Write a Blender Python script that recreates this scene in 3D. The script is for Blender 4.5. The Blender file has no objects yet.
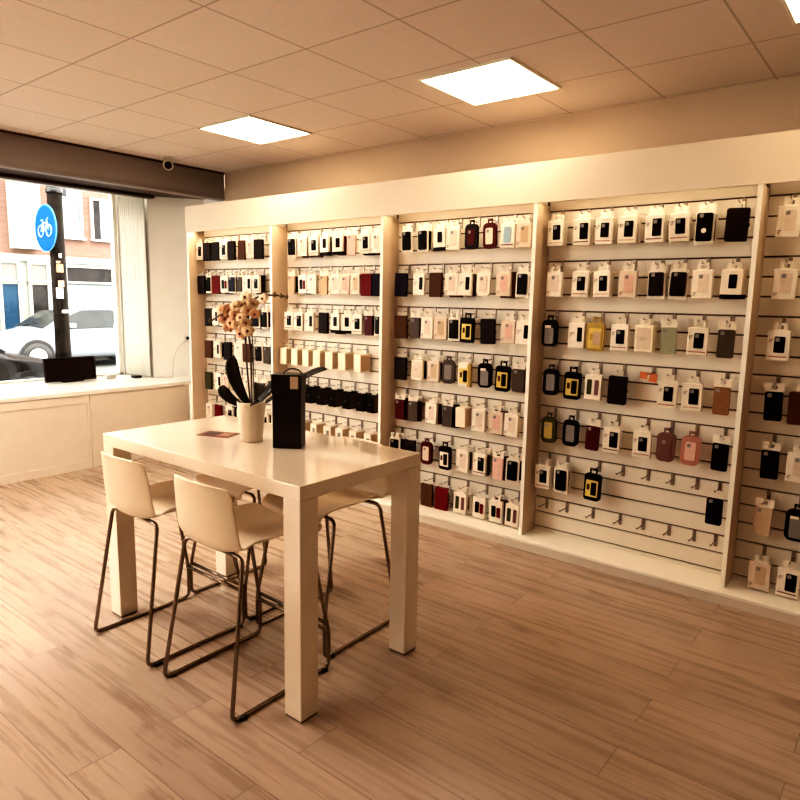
import bpy, bmesh, math, random
from mathutils import Vector, Matrix, noise
random.seed(11)
PI = math.pi
SC = bpy.context.scene
COL = SC.collection

# ------------------------------------------------------------------ materials
_M = {}
def mat(name, color, rough=.5, metal=0.0, var=.04, scale=6.0, spec=.5, emit=None, coat=0.0, bump=0.0, stretch=(1,1,1)):
    """principled material whose base colour drifts a little with a noise texture"""
    if name in _M: return _M[name]
    m = bpy.data.materials.new(name); m.use_nodes = True
    nt = m.node_tree; b = nt.nodes['Principled BSDF']
    b.inputs['Roughness'].default_value = rough
    b.inputs['Metallic'].default_value = metal
    b.inputs['Specular IOR Level'].default_value = spec
    b.inputs['Coat Weight'].default_value = coat
    tc = nt.nodes.new('ShaderNodeTexCoord'); mp = nt.nodes.new('ShaderNodeMapping')
    mp.inputs['Scale'].default_value = stretch
    nz = nt.nodes.new('ShaderNodeTexNoise'); nz.inputs['Scale'].default_value = scale
    nz.inputs['Detail'].default_value = 4
    rp = nt.nodes.new('ShaderNodeValToRGB')
    c = color
    rp.color_ramp.elements[0].position = .3; rp.color_ramp.elements[1].position = .7
    rp.color_ramp.elements[0].color = (*[max(0, x*(1-var)) for x in c], 1)
    rp.color_ramp.elements[1].color = (*[min(1, x*(1+var)) for x in c], 1)
    nt.links.new(tc.outputs['Object'], mp.inputs['Vector'])
    nt.links.new(mp.outputs['Vector'], nz.inputs['Vector'])
    nt.links.new(nz.outputs['Fac'], rp.inputs['Fac'])
    nt.links.new(rp.outputs['Color'], b.inputs['Base Color'])
    if bump:
        bp = nt.nodes.new('ShaderNodeBump'); bp.inputs['Strength'].default_value = bump
        nt.links.new(nz.outputs['Fac'], bp.inputs['Height']); nt.links.new(bp.outputs['Normal'], b.inputs['Normal'])
    if emit:
        b.inputs['Emission Color'].default_value = (*emit[0], 1)
        b.inputs['Emission Strength'].default_value = emit[1]
    _M[name] = m
    return m

def floor_material():
    m = bpy.data.materials.new('laminate_planks'); m.use_nodes = True
    nt = m.node_tree; N = nt.nodes; L = nt.links; b = N['Principled BSDF']
    tc = N.new('ShaderNodeTexCoord')
    br = N.new('ShaderNodeTexBrick'); br.offset = .37; br.squash = 1
    br.inputs['Scale'].default_value = 1; br.inputs['Brick Width'].default_value = 1.35
    br.inputs['Row Height'].default_value = .19; br.inputs['Mortar Size'].default_value = .0022
    br.inputs['Mortar Smooth'].default_value = .3
    br.inputs['Color1'].default_value = (0, 0, 0, 1); br.inputs['Color2'].default_value = (1, 1, 1, 1)
    br.inputs['Mortar'].default_value = (.5, .5, .5, 1)
    L.new(tc.outputs['Object'], br.inputs['Vector'])
    # per plank offset of the grain
    mul = N.new('ShaderNodeVectorMath'); mul.operation = 'MULTIPLY_ADD'
    L.new(br.outputs['Color'], mul.inputs[0]); mul.inputs[1].default_value = (7, 5, 3)
    L.new(tc.outputs['Object'], mul.inputs[2])
    mp = N.new('ShaderNodeMapping'); mp.inputs['Scale'].default_value = (1.0, 19, 1)
    L.new(mul.outputs[0], mp.inputs['Vector'])
    g = N.new('ShaderNodeTexNoise'); g.inputs['Scale'].default_value = 1.6; g.inputs['Detail'].default_value = 7
    g.inputs['Roughness'].default_value = .62; g.inputs['Distortion'].default_value = .15
    L.new(mp.outputs[0], g.inputs['Vector'])
    rp = N.new('ShaderNodeValToRGB'); e = rp.color_ramp.elements
    e[0].position = .24; e[0].color = (.37, .275, .205, 1)
    e[1].position = .74; e[1].color = (.54, .43, .345, 1)
    x = rp.color_ramp.elements.new(.46); x.color = (.46, .35, .27, 1)
    L.new(g.outputs['Fac'], rp.inputs['Fac'])
    # knots
    mk = N.new('ShaderNodeMapping'); mk.inputs['Scale'].default_value = (1.6, 4.2, 1)
    L.new(mul.outputs[0], mk.inputs['Vector'])
    kn = N.new('ShaderNodeTexNoise'); kn.inputs['Scale'].default_value = 1.3; kn.inputs['Detail'].default_value = 3
    L.new(mk.outputs[0], kn.inputs['Vector'])
    kr = N.new('ShaderNodeValToRGB'); kr.color_ramp.elements[0].position = .62; kr.color_ramp.elements[1].position = .74
    kr.color_ramp.elements[0].color = (1, 1, 1, 1); kr.color_ramp.elements[1].color = (.55, .47, .42, 1)
    L.new(kn.outputs['Fac'], kr.inputs['Fac'])
    m1 = N.new('ShaderNodeMixRGB'); m1.blend_type = 'MULTIPLY'; m1.inputs[0].default_value = 1
    L.new(rp.outputs[0], m1.inputs[1]); L.new(kr.outputs[0], m1.inputs[2])
    # plank tone + seam
    tn = N.new('ShaderNodeValToRGB'); tn.color_ramp.elements[0].color = (.90, .90, .89, 1); tn.color_ramp.elements[1].color = (1.08, 1.08, 1.08, 1)
    L.new(br.outputs['Color'], tn.inputs['Fac'])
    m2 = N.new('ShaderNodeMixRGB'); m2.blend_type = 'MULTIPLY'; m2.inputs[0].default_value = 1
    L.new(m1.outputs[0], m2.inputs[1]); L.new(tn.outputs[0], m2.inputs[2])
    m3 = N.new('ShaderNodeMixRGB'); m3.inputs[2].default_value = (.25, .185, .14, 1)
    L.new(br.outputs['Fac'], m3.inputs[0]); L.new(m2.outputs[0], m3.inputs[1])
    L.new(m3.outputs[0], b.inputs['Base Color'])
    b.inputs['Roughness'].default_value = .38
    rr = N.new('ShaderNodeMapRange'); rr.inputs['To Min'].default_value = .20; rr.inputs['To Max'].default_value = .36
    L.new(g.outputs['Fac'], rr.inputs['Value']); L.new(rr.outputs[0], b.inputs['Roughness'])
    return m

def brick_like(name, w, h, mort, c1, c2, cm, off=(0, 0, 0), offset=.0, rough=.8, axis='XY', msmooth=.1, bump=0):
    m = bpy.data.materials.new(name); m.use_nodes = True
    nt = m.node_tree; N = nt.nodes; L = nt.links; b = N['Principled BSDF']
    tc = N.new('ShaderNodeTexCoord'); sp = N.new('ShaderNodeSeparateXYZ'); cb = N.new('ShaderNodeCombineXYZ')
    L.new(tc.outputs['Object'], sp.inputs[0])
    L.new(sp.outputs[axis[0]], cb.inputs['X']); L.new(sp.outputs[axis[1]], cb.inputs['Y'])
    mp = N.new('ShaderNodeMapping'); mp.inputs['Location'].default_value = off
    L.new(cb.outputs[0], mp.inputs[0])
    br = N.new('ShaderNodeTexBrick'); br.offset = offset; br.squash = 1
    br.inputs['Scale'].default_value = 1; br.inputs['Brick Width'].default_value = w; br.inputs['Row Height'].default_value = h
    br.inputs['Mortar Size'].default_value = mort; br.inputs['Mortar Smooth'].default_value = msmooth
    br.inputs['Color1'].default_value = (*c1, 1); br.inputs['Color2'].default_value = (*c2, 1); br.inputs['Mortar'].default_value = (*cm, 1)
    L.new(mp.outputs[0], br.inputs['Vector'])
    nz = N.new('ShaderNodeTexNoise'); nz.inputs['Scale'].default_value = 30
    L.new(tc.outputs['Object'], nz.inputs['Vector'])
    mx = N.new('ShaderNodeMixRGB'); mx.blend_type = 'MULTIPLY'; mx.inputs[0].default_value = .12
    L.new(br.outputs['Color'], mx.inputs[1]); L.new(nz.outputs['Color'], mx.inputs[2])
    L.new(mx.outputs[0], b.inputs['Base Color'])
    b.inputs['Roughness'].default_value = rough; b.inputs['Specular IOR Level'].default_value = .1
    return m

def glass_material(name, tint=(.95, .98, .97), gloss=.08):
    m = bpy.data.materials.new(name); m.use_nodes = True
    nt = m.node_tree; N = nt.nodes; L = nt.links
    N.remove(N['Principled BSDF'])
    t = N.new('ShaderNodeBsdfTransparent'); t.inputs[0].default_value = (*tint, 1)
    g = N.new('ShaderNodeBsdfGlossy'); g.inputs['Roughness'].default_value = .02
    fr = N.new('ShaderNodeFresnel'); fr.inputs['IOR'].default_value = 1.45
    nz = N.new('ShaderNodeTexNoise'); nz.inputs['Scale'].default_value = .8
    mr = N.new('ShaderNodeMath'); mr.operation = 'MULTIPLY'; L.new(fr.outputs[0], mr.inputs[0]); mr.inputs[1].default_value = .7
    mx = N.new('ShaderNodeMixShader'); L.new(mr.outputs[0], mx.inputs[0]); L.new(t.outputs[0], mx.inputs[1]); L.new(g.outputs[0], mx.inputs[2])
    L.new(mx.outputs[0], N['Material Output'].inputs['Surface'])
    return m

# ------------------------------------------------------------------ mesh builder
class MB:
    def __init__(s): s.bm = bmesh.new(); s.mats = []
    def _mi(s, m):
        if m is None: return 0
        if m not in s.mats: s.mats.append(m)
        return s.mats.index(m)
    def box(s, a, b, m=None, bev=0.0, seg=1, rot=None, piv=(0,0,0)):
        mi = s._mi(m)
        lo = [min(a[i], b[i]) for i in range(3)]; hi = [max(a[i], b[i]) for i in range(3)]
        t = bmesh.new(); bmesh.ops.create_cube(t, size=1)
        for v in t.verts:
            v.co = Vector([(lo[i]+hi[i])/2 + v.co[i]*(hi[i]-lo[i]) for i in range(3)])
        if bev: bmesh.ops.bevel(t, geom=t.edges[:], offset=min(bev, min(hi[i]-lo[i] for i in range(3))*.49), segments=seg, affect='EDGES', profile=.6)
        if rot is not None:
            R = Matrix.Rotation(rot[0], 4, rot[1]); p = Vector(piv)
            for v in t.verts: v.co = p + R @ (v.co - p)
        s._merge(t, mi)
    def _merge(s, t, mi, smooth=False):
        mp = {}
        for v in t.verts: mp[v] = s.bm.verts.new(v.co)
        for f in t.faces:
            try: nf = s.bm.faces.new([mp[v] for v in f.verts]); nf.material_index = mi; nf.smooth = smooth or f.smooth
            except ValueError: pass
        t.free()
    def prism(s, pts, y0, y1, m=None, bev=0.0):
        """outline in XZ extruded from y0 to y1"""
        mi = s._mi(m); t = bmesh.new()
        a = [t.verts.new((x, y0, z)) for x, z in pts]; b = [t.verts.new((x, y1, z)) for x, z in pts]
        t.faces.new(a); t.faces.new(b[::-1]); n = len(pts)
        for i in range(n): t.faces.new((a[i], b[i], b[(i+1) % n], a[(i+1) % n]))
        bmesh.ops.recalc_face_normals(t, faces=t.faces[:])
        s._merge(t, mi)
    def tube(s, pts, r, m=None, n=10, rad=None, cap=True):
        mi = s._mi(m); t = bmesh.new(); P = [Vector(p) for p in pts]
        rings = []; up = None
        for i, p in enumerate(P):
            d = (P[min(i+1, len(P)-1)] - P[max(i-1, 0)]).normalized()
            if up is None: up = d.orthogonal().normalized()
            up = (up - d*up.dot(d)).normalized(); sd = d.cross(up)
            rr = rad[i] if rad else r
            rings.append([t.verts.new(p + up*math.cos(2*PI*k/n)*rr + sd*math.sin(2*PI*k/n)*rr) for k in range(n)])
        for i in range(len(rings)-1):
            for k in range(n):
                f = t.faces.new((rings[i][k], rings[i][(k+1) % n], rings[i+1][(k+1) % n], rings[i+1][k])); f.smooth = True
        if cap:
            t.faces.new(rings[0][::-1]); t.faces.new(rings[-1])
        bmesh.ops.recalc_face_normals(t, faces=t.faces[:])
        s._merge(t, mi)
    def lathe(s, prof, m=None, c=(0,0,0), n=28, axis='Z'):
        mi = s._mi(m); t = bmesh.new(); rings = []
        for r, z in prof:
            ring = []
            for k in range(n):
                a = 2*PI*k/n
                p = Vector((r*math.cos(a), r*math.sin(a), z))
                if axis == 'X': p = Vector((p.z, p.x, p.y))
                if axis == 'Y': p = Vector((p.x, p.z, p.y))
                ring.append(t.verts.new(Vector(c)+p))
            rings.append(ring)
        for i in range(len(rings)-1):
            for k in range(n):
                f = t.faces.new((rings[i][k], rings[i][(k+1) % n], rings[i+1][(k+1) % n], rings[i+1][k])); f.smooth = True
        t.faces.new(rings[0][::-1]); t.faces.new(rings[-1])
        bmesh.ops.recalc_face_normals(t, faces=t.faces[:])
        s._merge(t, mi)
    def grid(s, rows, m=None, closed=False, smooth=True):
        mi = s._mi(m); t = bmesh.new(); R = [[t.verts.new(p) for p in r] for r in rows]
        w = len(R[0])
        for i in range(len(R)-1):
            for k in range(w if closed else w-1):
                f = t.faces.new((R[i][k], R[i][(k+1) % w], R[i+1][(k+1) % w], R[i+1][k])); f.smooth = smooth
        bmesh.ops.recalc_face_normals(t, faces=t.faces[:])
        s._merge(t, mi)
    def mesh(s, name):
        me = bpy.data.meshes.new(name); s.bm.to_mesh(me); s.bm.free()
        for m in s.mats: me.materials.append(m)
        return me
    def build(s, name, parent=None, m=None):
        me = s.mesh(name)
        if m is not None and not me.materials: me.materials.append(m)
        return link(name, me, parent)

def link(name, me, parent=None):
    o = bpy.data.objects.new(name, me); COL.objects.link(o)
    if parent: o.parent = parent
    return o
def tag(o, label=None, cat=None, group=None, kind=None):
    if label: o['label'] = label
    if cat: o['category'] = cat
    if group: o['group'] = group
    if kind: o['kind'] = kind
    return o
def empty(name, loc, rz=0, label=None, cat=None, group=None):
    o = bpy.data.objects.new(name, None); o.empty_display_size = .05
    COL.objects.link(o); o.location = loc; o.rotation_euler = (0, 0, rz)
    return tag(o, label, cat, group)
def struct(name, mb, label=None, parent=None, m=None):
    o = mb.build(name, parent, m)
    if parent is None: tag(o, label, None, None, 'structure')
    return o
def copy_tree(o, parent=None):
    c = o.copy(); COL.objects.link(c)
    if parent: c.parent = parent
    for ch in list(KIDS.get(o.name, [])): copy_tree_child(ch, c)
    return c
KIDS = {}
def remember(o): KIDS[o.name] = [k for k in bpy.data.objects if k.parent == o]
def copy_tree_child(ch, parent):
    c = ch.copy(); COL.objects.link(c); c.parent = parent
    for g in [k for k in bpy.data.objects if k.parent == ch]:
        d = g.copy(); COL.objects.link(d); d.parent = c
def bez(p0, p1, p2, p3, n=10):
    P = [Vector(p) for p in (p0, p1, p2, p3)]
    return [P[0]*(1-t)**3 + P[1]*3*t*(1-t)**2 + P[2]*3*t*t*(1-t) + P[3]*t**3 for t in [i/n for i in range(n+1)]]
def rounded(pts, r, n=5):
    """polyline with its inner corners rounded by radius r"""
    P = [Vector(p) for p in pts]; out = [P[0]]
    for i in range(1, len(P)-1):
        a = (P[i-1]-P[i]); b = (P[i+1]-P[i]); k = min(r, a.length*.45, b.length*.45)
        A = P[i]+a.normalized()*k; B = P[i]+b.normalized()*k
        for j in range(n+1):
            t = j/n; out.append(A*(1-t)**2 + P[i]*2*t*(1-t) + B*t*t)
    out.append(P[-1]); return out
def rrect(w, h, r, cx=0, cz=0, n=4):
    """rounded rectangle outline in XZ"""
    pts = []
    for (sx, sz, a0) in ((1, 1, 0), (-1, 1, PI/2), (-1, -1, PI), (1, -1, 1.5*PI)):
        for j in range(n+1):
            a = a0 + PI/2*j/n
            pts.append((cx+sx*(w/2-r)+r*math.cos(a), cz+sz*(h/2-r)+r*math.sin(a)))
    return pts

EXPO = .40
CURVE = [(.03, .006), (.12, .066), (.35, .345), (.65, .74)]
# ------------------------------------------------------------------ palette
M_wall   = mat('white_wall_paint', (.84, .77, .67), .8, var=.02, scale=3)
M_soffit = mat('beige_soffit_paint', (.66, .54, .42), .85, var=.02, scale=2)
M_fascia = mat('cream_fascia_paint', (.76, .67, .56), .7, var=.02, scale=2)
M_panel  = mat('cream_laminate', (.82, .74, .63), .42, var=.02, scale=3)
M_groove = mat('groove_dark_brown', (.13, .075, .045), .7)  # dark brown of the groove backing and the table foot pads
M_div    = mat('divider_laminate', (.66, .52, .38), .5, var=.03, scale=3)
M_divedge= mat('divider_edge', (.95, .90, .80), .45, var=.02)
M_beam   = mat('taupe_shutter_box', (.31, .27, .25), .45, var=.05, scale=3, stretch=(1, .2, 4))
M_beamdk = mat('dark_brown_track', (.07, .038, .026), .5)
M_table  = mat('gloss_white_lacquer', (.84, .73, .60), .08, var=.015, coat=.6)
M_stool  = mat('cream_moulded_plastic', (.84, .71, .55), .38, var=.02)
M_chrome = mat('chrome_tube', (.27, .215, .175), .2, metal=1, var=.05)
M_steel  = mat('brushed_steel', (.34, .28, .23), .35, metal=.9)
M_counter= mat('white_counter_laminate', (.88, .85, .79), .35, var=.015)
M_counterf=mat('counter_front_paint', (.80, .72, .62), .6, var=.02)
M_white  = mat('white_card', (.84, .76, .66), .5, var=.02, scale=20)
M_black  = mat('black_plastic', (.012, .008, .007), .35)
M_blackb = mat('black_box_card', (.014, .007, .006), .4)
M_pot    = mat('cream_ceramic', (.85, .75, .62), .3, var=.03)
M_leaf   = mat('dark_green_leaf', (.022, .018, .010), .3, var=.3, scale=9)
M_stem   = mat('brown_green_stem', (.10, .06, .045), .5)
M_glass  = glass_material('window_glass')

# ------------------------------------------------------------------ room shell
XR, YF, ZC, YU = 8.6, -7.2, 2.8176, .3926
b = MB(); b.box((-.80, YF, -.08), (XR, YU, 0)); struct('floor', b, 'warm oak laminate plank floor', m=floor_material())
b = MB(); b.box((-.134, YF, ZC), (XR, YU, ZC+.2))
struct('ceiling', b, 'suspended ceiling of square beige tiles', m=brick_like('ceiling_tiles', .6, .6, .006, (.84, .745, .68), (.87, .775, .71), (.60, .51, .45), off=(-1.212+.6*4, .247+.6*14, 0), rough=.95, msmooth=.2))
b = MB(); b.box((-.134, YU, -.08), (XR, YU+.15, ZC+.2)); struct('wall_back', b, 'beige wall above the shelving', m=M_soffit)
b = MB(); b.box((XR, YF, -.08), (XR+.15, YU, ZC+.2)); struct('wall_right', b, 'plain painted side wall', m=M_wall)
b = MB(); b.box((-.9, YF-.15, -.08), (XR, YF, ZC+.2)); struct('wall_front', b, 'plain painted wall behind the viewer', m=M_wall)
# street wall: low wall, head, return and far pier
b = MB(); b.box((-1.34, YF, -.12), (-1.20, -.19, .70))
b.box((-1.34, YF, 2.66), (-.77, -.10, 3.02)); b.box((-1.34, YF, .70), (-1.20, -5.6, 2.66))
struct('wall_left', b, 'white wall below and above the shop window', m=M_wall)
b = MB(); t_ = bmesh.new(); fp = [(-1.34, -.075), (-.80, -.075), (-.50, YU), (-.134, YU), (-.134, YU+.15), (-1.34, YU+.15)]
lo_ = [t_.verts.new((x, y, -.12)) for x, y in fp]; hi_ = [t_.verts.new((x, y, 2.66)) for x, y in fp]
t_.faces.new(lo_[::-1]); t_.faces.new(hi_)
for i in range(6): t_.faces.new((lo_[i], lo_[(i+1) % 6], hi_[(i+1) % 6], hi_[i]))
bmesh.ops.recalc_face_normals(t_, faces=t_.faces[:]); b._merge(t_, 0); b.box((-1.34, -.19, -.12), (-1.20, -.0755, 2.66))
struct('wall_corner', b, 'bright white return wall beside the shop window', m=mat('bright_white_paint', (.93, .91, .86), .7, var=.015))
# head beam (roller shutter box)
b = MB()
b.box((-.134, YF, 2.575), (-.20, YU-.002, ZC), M_beam, .004)
b.box((-.20, YF, 2.60), (-.77, YU-.002, ZC), M_beam)
b.box((-.126, YF, 2.545), (-.215, YU-.004, 2.578), M_beam, .006)
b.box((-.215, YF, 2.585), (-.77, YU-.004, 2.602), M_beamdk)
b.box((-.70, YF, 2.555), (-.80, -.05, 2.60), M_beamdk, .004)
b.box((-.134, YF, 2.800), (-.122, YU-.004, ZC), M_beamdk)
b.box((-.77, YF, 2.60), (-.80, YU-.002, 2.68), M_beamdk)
struct('trim_1', b, 'long taupe shutter box with a dark underside over the window')
# window frame and glass
w = MB(); wf = mat('white_window_frame', (.86, .84, .79), .45)
w.box((-1.29, -5.6, .70), (-1.22, -5.54, 2.66)); w.box((-1.29, -.225, .70), (-1.22, -.19, 2.66))
w.box((-1.29, -5.6, .70), (-1.22, -.19, .735)); w.box((-1.29, -5.6, 2.62), (-1.22, -.19, 2.66)); w.box((-1.29, -3.02, .70), (-1.22, -2.96, 2.66))
win = struct('window_1', w, 'tall shop window in a slim white frame looking onto the street', m=wf)
g = MB(); g.box((-1.262, -5.54, .735), (-1.256, -3.02, 2.62)); g.box((-1.262, -2.96, .735), (-1.256, -.225, 2.62))
g.build('pane', win, M_glass)

# white pleated curtain in the corner of the window
rows = []
for z in (.725, 1.2, 1.7, 2.2, 2.60):
    r = []
    for i in range(97):
        t = i/96; x = -1.185 + (.385)*t; y = -.165 + .065*t
        f = math.sin(t*2*PI*6)*.007
        r.append((x + f*.30, y - abs(f)*1.0 - .012, z))
    rows.append(r)
c = MB(); c.grid(rows); cu = c.build('curtain', None, mat('white_curtain_cloth', (.86, .83, .76), .9, var=.015, scale=2, stretch=(20, 20, .3)))
tag(cu, 'white pleated curtain hanging at the end of the shop window', 'curtain')
sm = cu.modifiers.new('s', 'SOLIDIFY'); sm.thickness = .003

# ------------------------------------------------------------------ window counter
ct = empty('window_counter', (-.25, -1.05, 0), 0, 'long white counter running under the shop window', 'counter')
def cb(a, b_, name, m, bev=.003, par=None):
    k = MB(); off = Vector((-.25, -1.05, 0)) if par is None or par is ct else Vector((0, 0, 0))
    k.box(Vector(a)-off, Vector(b_)-off, None, bev); return k.build(name, par or ct, m)
cb((-1.195, -5.5, .682), (-.235, -.245, .717), 'worktop', M_counter)
cb((-1.195, -.245, .682), (-.235, -.078, .7168), 'worktop_end', M_counter)
cb((-.79, -.078, .682), (-.235, .20, .7165), 'worktop_end', M_counter)
cb((-.275, -1.045, .0), (-.252, -.01, .682), 'front_panel', M_counterf)
cb((-.275, -5.5, .05), (-.252, -1.053, .682), 'front_panel', M_counterf)
cb((-.252, -5.5, .605), (-.244, -1.053, .676), 'rail', M_counterf, .002)
cb((-.252, -5.5, .0), (-.240, -1.053, .075), 'rail', M_counterf, .002)
cb((-.252, -1.075, .075), (-.244, -1.053, .605), 'stile', M_counterf, .002)
cb((-1.18, -5.5, 0.0), (-1.15, -.26, .682), 'back_panel', M_counterf)

# dark screen on the counter
sc = empty('dark_screen', (-.98, -.86, .717), .0, 'low dark rectangular screen standing on the window counter', 'screen')
k = MB(); k.box((-.02, -.25, .006), (.012, .25, .240), None, .004, rot=(-.10, 'Y')); k.build('casing', sc, mat('dark_maroon_plastic', (.018, .006, .005), .35))
k = MB(); k.box((.0125, -.235, .022), (.015, .235, .227), None, rot=(-.10, 'Y')); k.build('display', sc, mat('dark_display', (.012, .004, .004), .25))
k = MB(); k.box((-.07, -.10, 0), (.05, .10, .010), None, .003); k.box((-.035, -.03, .005), (-.015, .03, .13)); k.build('stand', sc, M_black)

# socket, plug and cable on the return wall
so = empty('wall_socket', (-.60, .216, 1.13), -.57, 'white wall socket with a dark plug high on the bright return wall', 'socket')
k = MB(); k.box((0, -.04, -.04), (.010, .04, .04), None, .004, 2); k.build('cover_plate', so, mat('socket_white', (.85, .83, .79), .35))
k = MB(); k.lathe([(.018, .010), (.018, .035), (.012, .045)], None, (0, 0, 0), 14, 'X'); k.build('plug', so, M_black)
pts = bez((-.565, .20, 1.12), (-.57, .08, 1.08), (-.60, .02, .95), (-.62, .04, .726), 14) + bez((-.62, .04, .7225), (-.62, .0, .7225), (-.70, -.12, .7225), (-.80, -.20, .7225), 8)[1:]
k = MB(); k.tube(pts, .004); tag(k.build('power_cable', None, mat('pale_cable', (.7, .66, .6), .5)), 'thin pale cable drooping from the socket onto the counter', 'cable')
k = MB(); k.box((-.88, -.29, .7175), (-.80, -.21, .742), M_black, .006, 2)
tag(k.build('power_adapter'), 'small black adapter lying on the counter near the curtain', 'adapter')
k = MB(); k.prism(rrect(.075, .035, .010, -.0, .0), -.055, .055, None); o = k.build('card_reader', None, mat('clear_grey_plastic', (.62, .6, .56), .3))
o.location = (-.98, -.47, .7355); o.rotation_euler = (0, 0, .2); tag(o, 'small pale gadget on the counter between screen and curtain', 'gadget')

# ------------------------------------------------------------------ ceiling lights, camera
def ceiling_light(x, y, label, cool=0):
    t = empty('ceiling_light', (x+.3, y+.3, ZC), 0, label, 'ceiling light', 'square ceiling light panels')
    f = MB()
    f.box((-.3, -.3, -.012), (.3, -.285, 0)); f.box((-.3, .285, -.012), (.3, .3, 0)); f.box((-.3, -.285, -.012), (-.285, .285, 0)); f.box((.285, -.285, -.012), (.3, .285, 0))
    f.build('light_frame', t, mat('light_frame_white', (.85, .8, .72), .5))
    f = MB(); f.box((-.285, -.285, -.008), (.285, .285, -.002)); f.build('diffuser', t, mat('glowing_diffuser', (.9, .85, .75), .6, emit=((1, .80, .58), 8.5)) if not cool else mat('diffuser_%d' % cool, (.9, .88, .85), .6, emit=((1, .93, .86) if cool > 10 else (1, .76, .50), cool)))
ceiling_light(1.212, -.847, 'square glowing ceiling panel nearest the security camera'.replace('nearest', 'closer to'))
ceiling_light(3.20, -.765, 'square glowing ceiling panel above the middle shelf bays')
ceiling_light(5.0, -1.0, 'square glowing ceiling panel above the fourth and fifth shelf bays', 5)
for i, x in enumerate((1.212, 3.012)):  # unseen panels added for fill; first of each row boosted to brighten the floor
    ceiling_light(x, -3.247, 'unseen added ceiling fill panel over the room, %s from the window' % ('first', 'second', 'third', 'fourth')[i], (52, 3, 0)[i])
    ceiling_light(x, -5.647, 'unseen added ceiling fill panel by the plain wall, %s from the window' % ('first', 'second', 'third', 'fourth')[i], (46, 0, 0)[i])
cm = empty('security_camera', (.04, -.355, ZC), 0, 'small white security camera with black lens under the ceiling edge', 'security camera')
k = MB(); k.lathe([(.045, 0), (.045, -.012), (.03, -.02)], None, (0, 0, 0), 20); k.build('mount', cm, M_white)
k = MB(); k.tube([(0, 0, -.015), (0, 0, -.045)], .012); k.build('bracket', cm, M_white)
d = Vector((.80, -.5, -.28)).normalized()
k = MB(); k.tube([Vector((0, 0, -.058))-d*.05, Vector((0, 0, -.058))-d*.045, Vector((0, 0, -.058))+d*.055, Vector((0, 0, -.058))+d*.06], .03, None, 18, [.030, .045, .045, .041]); k.build('camera_body', cm, M_white)
k = MB(); k.tube([Vector((0, 0, -.058))+d*.058, Vector((0, 0, -.058))+d*.070], .034, None, 18); k.build('lens', cm, M_black)

# ------------------------------------------------------------------ shelving wall
W, D, Z1, G, ZFT, ZFB, ZP, YP = 1.22, .1754, 2.1391, .102, 2.4106, 2.1731, .0733, -.2456
NB = 5
BAYN = ['window bay', 'second bay from the window', 'middle bay', 'fourth bay from the window', 'fifth bay from the window']
XE = NB*W
for i in range(NB):
    b = MB(); x0, x1 = i*W+(.0492 if i == 0 else .0242), (i+1)*W-.0004
    # slats with real grooves between them
    zs = [Z1 - k_*G for k_ in range(21)]
    b.box((x0, 0, zs[0]+.0045), (x1, .018, ZFT-.02), M_panel)
    for k_ in range(20): b.box((x0, 0, zs[k_+1]+.0045), (x1, .018, zs[k_]-.0045), M_panel, .0012)
    b.box((x0, 0, ZP), (x1, .018, zs[20]-.0045), M_panel)
    b.box((x0, .012, ZP), (x1, .03, ZFT-.02), M_groove)
    o = b.build('slatwall_panel')
    tag(o, 'cream slatwall panel with dark grooves, ' + BAYN[i], 'wall panel', 'slatwall panels')
for i in range(NB+1):
    b = MB(); x0 = i*W + (.025 if i == 0 else 0)
    b.box((x0, -D+.004, ZP), (x0+.0238, .30, ZFB+(.0 if i else .0)), M_div)
    b.box((x0, -D, ZP), (x0+.0238, -D+.004, ZFB), M_divedge)
    o = b.build('divider_board')
    tag(o, ['cream upright side board at the window end of the shelving', 'cream upright divider between the window bay and second bay', 'cream upright divider between the second bay and middle bay',
            'cream upright divider between the middle bay and fourth bay', 'cream upright divider between the fourth bay and fifth bay', 'cream upright side board closing the fifth bay'][i], 'divider', 'upright divider boards')
b = MB(); b.box((.01, -D-.002, ZFB), (XE+.1, -D+.016, ZFT), M_fascia, .001); b.box((.01, -D+.016, ZFT-.018), (XE+.1, .30, ZFT), M_fascia); b.box((.01, -D+.016, ZFB), (.022, .30, ZFT-.018), M_fascia)
tag(b.build('header_fascia'), 'long plain cream header board above all shelf bays', 'fascia')
b = MB(); b.box((-.0, YP, ZP-.018), (XE+.1, .25, ZP), M_divedge, .002); b.box((0, YP+.012, 0), (XE+.1, YP+.03, ZP-.018), M_fascia)
tag(b.build('plinth'), 'low cream plinth step along the floor under the shelf bays', 'plinth')

# ------------------------------------------------------------------ products
HOOK = MB(); HOOK.box((-.009, -.006, -.045), (.009, .004, .022), M_steel, .001)
HOOK.tube([(0, -.005, -.012), (0, -.115, -.012), (0, -.122, -.002)], .0026, M_steel, 8)
HOOK = HOOK.mesh('display_hook')
cols = dict(black=(.014, .009, .007), gray=(.11, .085, .07), navy=(.022, .018, .028), brown=(.11, .05, .03), red=(.17, .018, .02), maroon=(.10, .02, .02),
            pink=(.50, .25, .20), blush=(.74, .50, .42), tan=(.60, .45, .31), olive=(.07, .065, .03), gold=(.50, .36, .12), yellow=(.72, .56, .20), green=(.36, .36, .26), blue=(.38, .48, .52),
            cream=(.86, .76, .59), white=(.82, .73, .61), dark=(.03, .02, .018), bronze=(.28, .15, .08), orange=(.62, .22, .10), pale=(.72, .59, .47), mauve=(.22, .11, .10), steel=(.30, .27, .25))
def cmat(c, rough=.42): return mat('card_'+c if rough > .41 else 'gloss_'+c, cols[c], rough, var=.06, scale=25, spec=.5 if c in ('white', 'pale', 'cream') else .07)
MESH = {}
def part(key, fn):
    if key not in MESH:
        k = MB(); fn(k); MESH[key] = k.mesh(key[0])
    return MESH[key]
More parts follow.
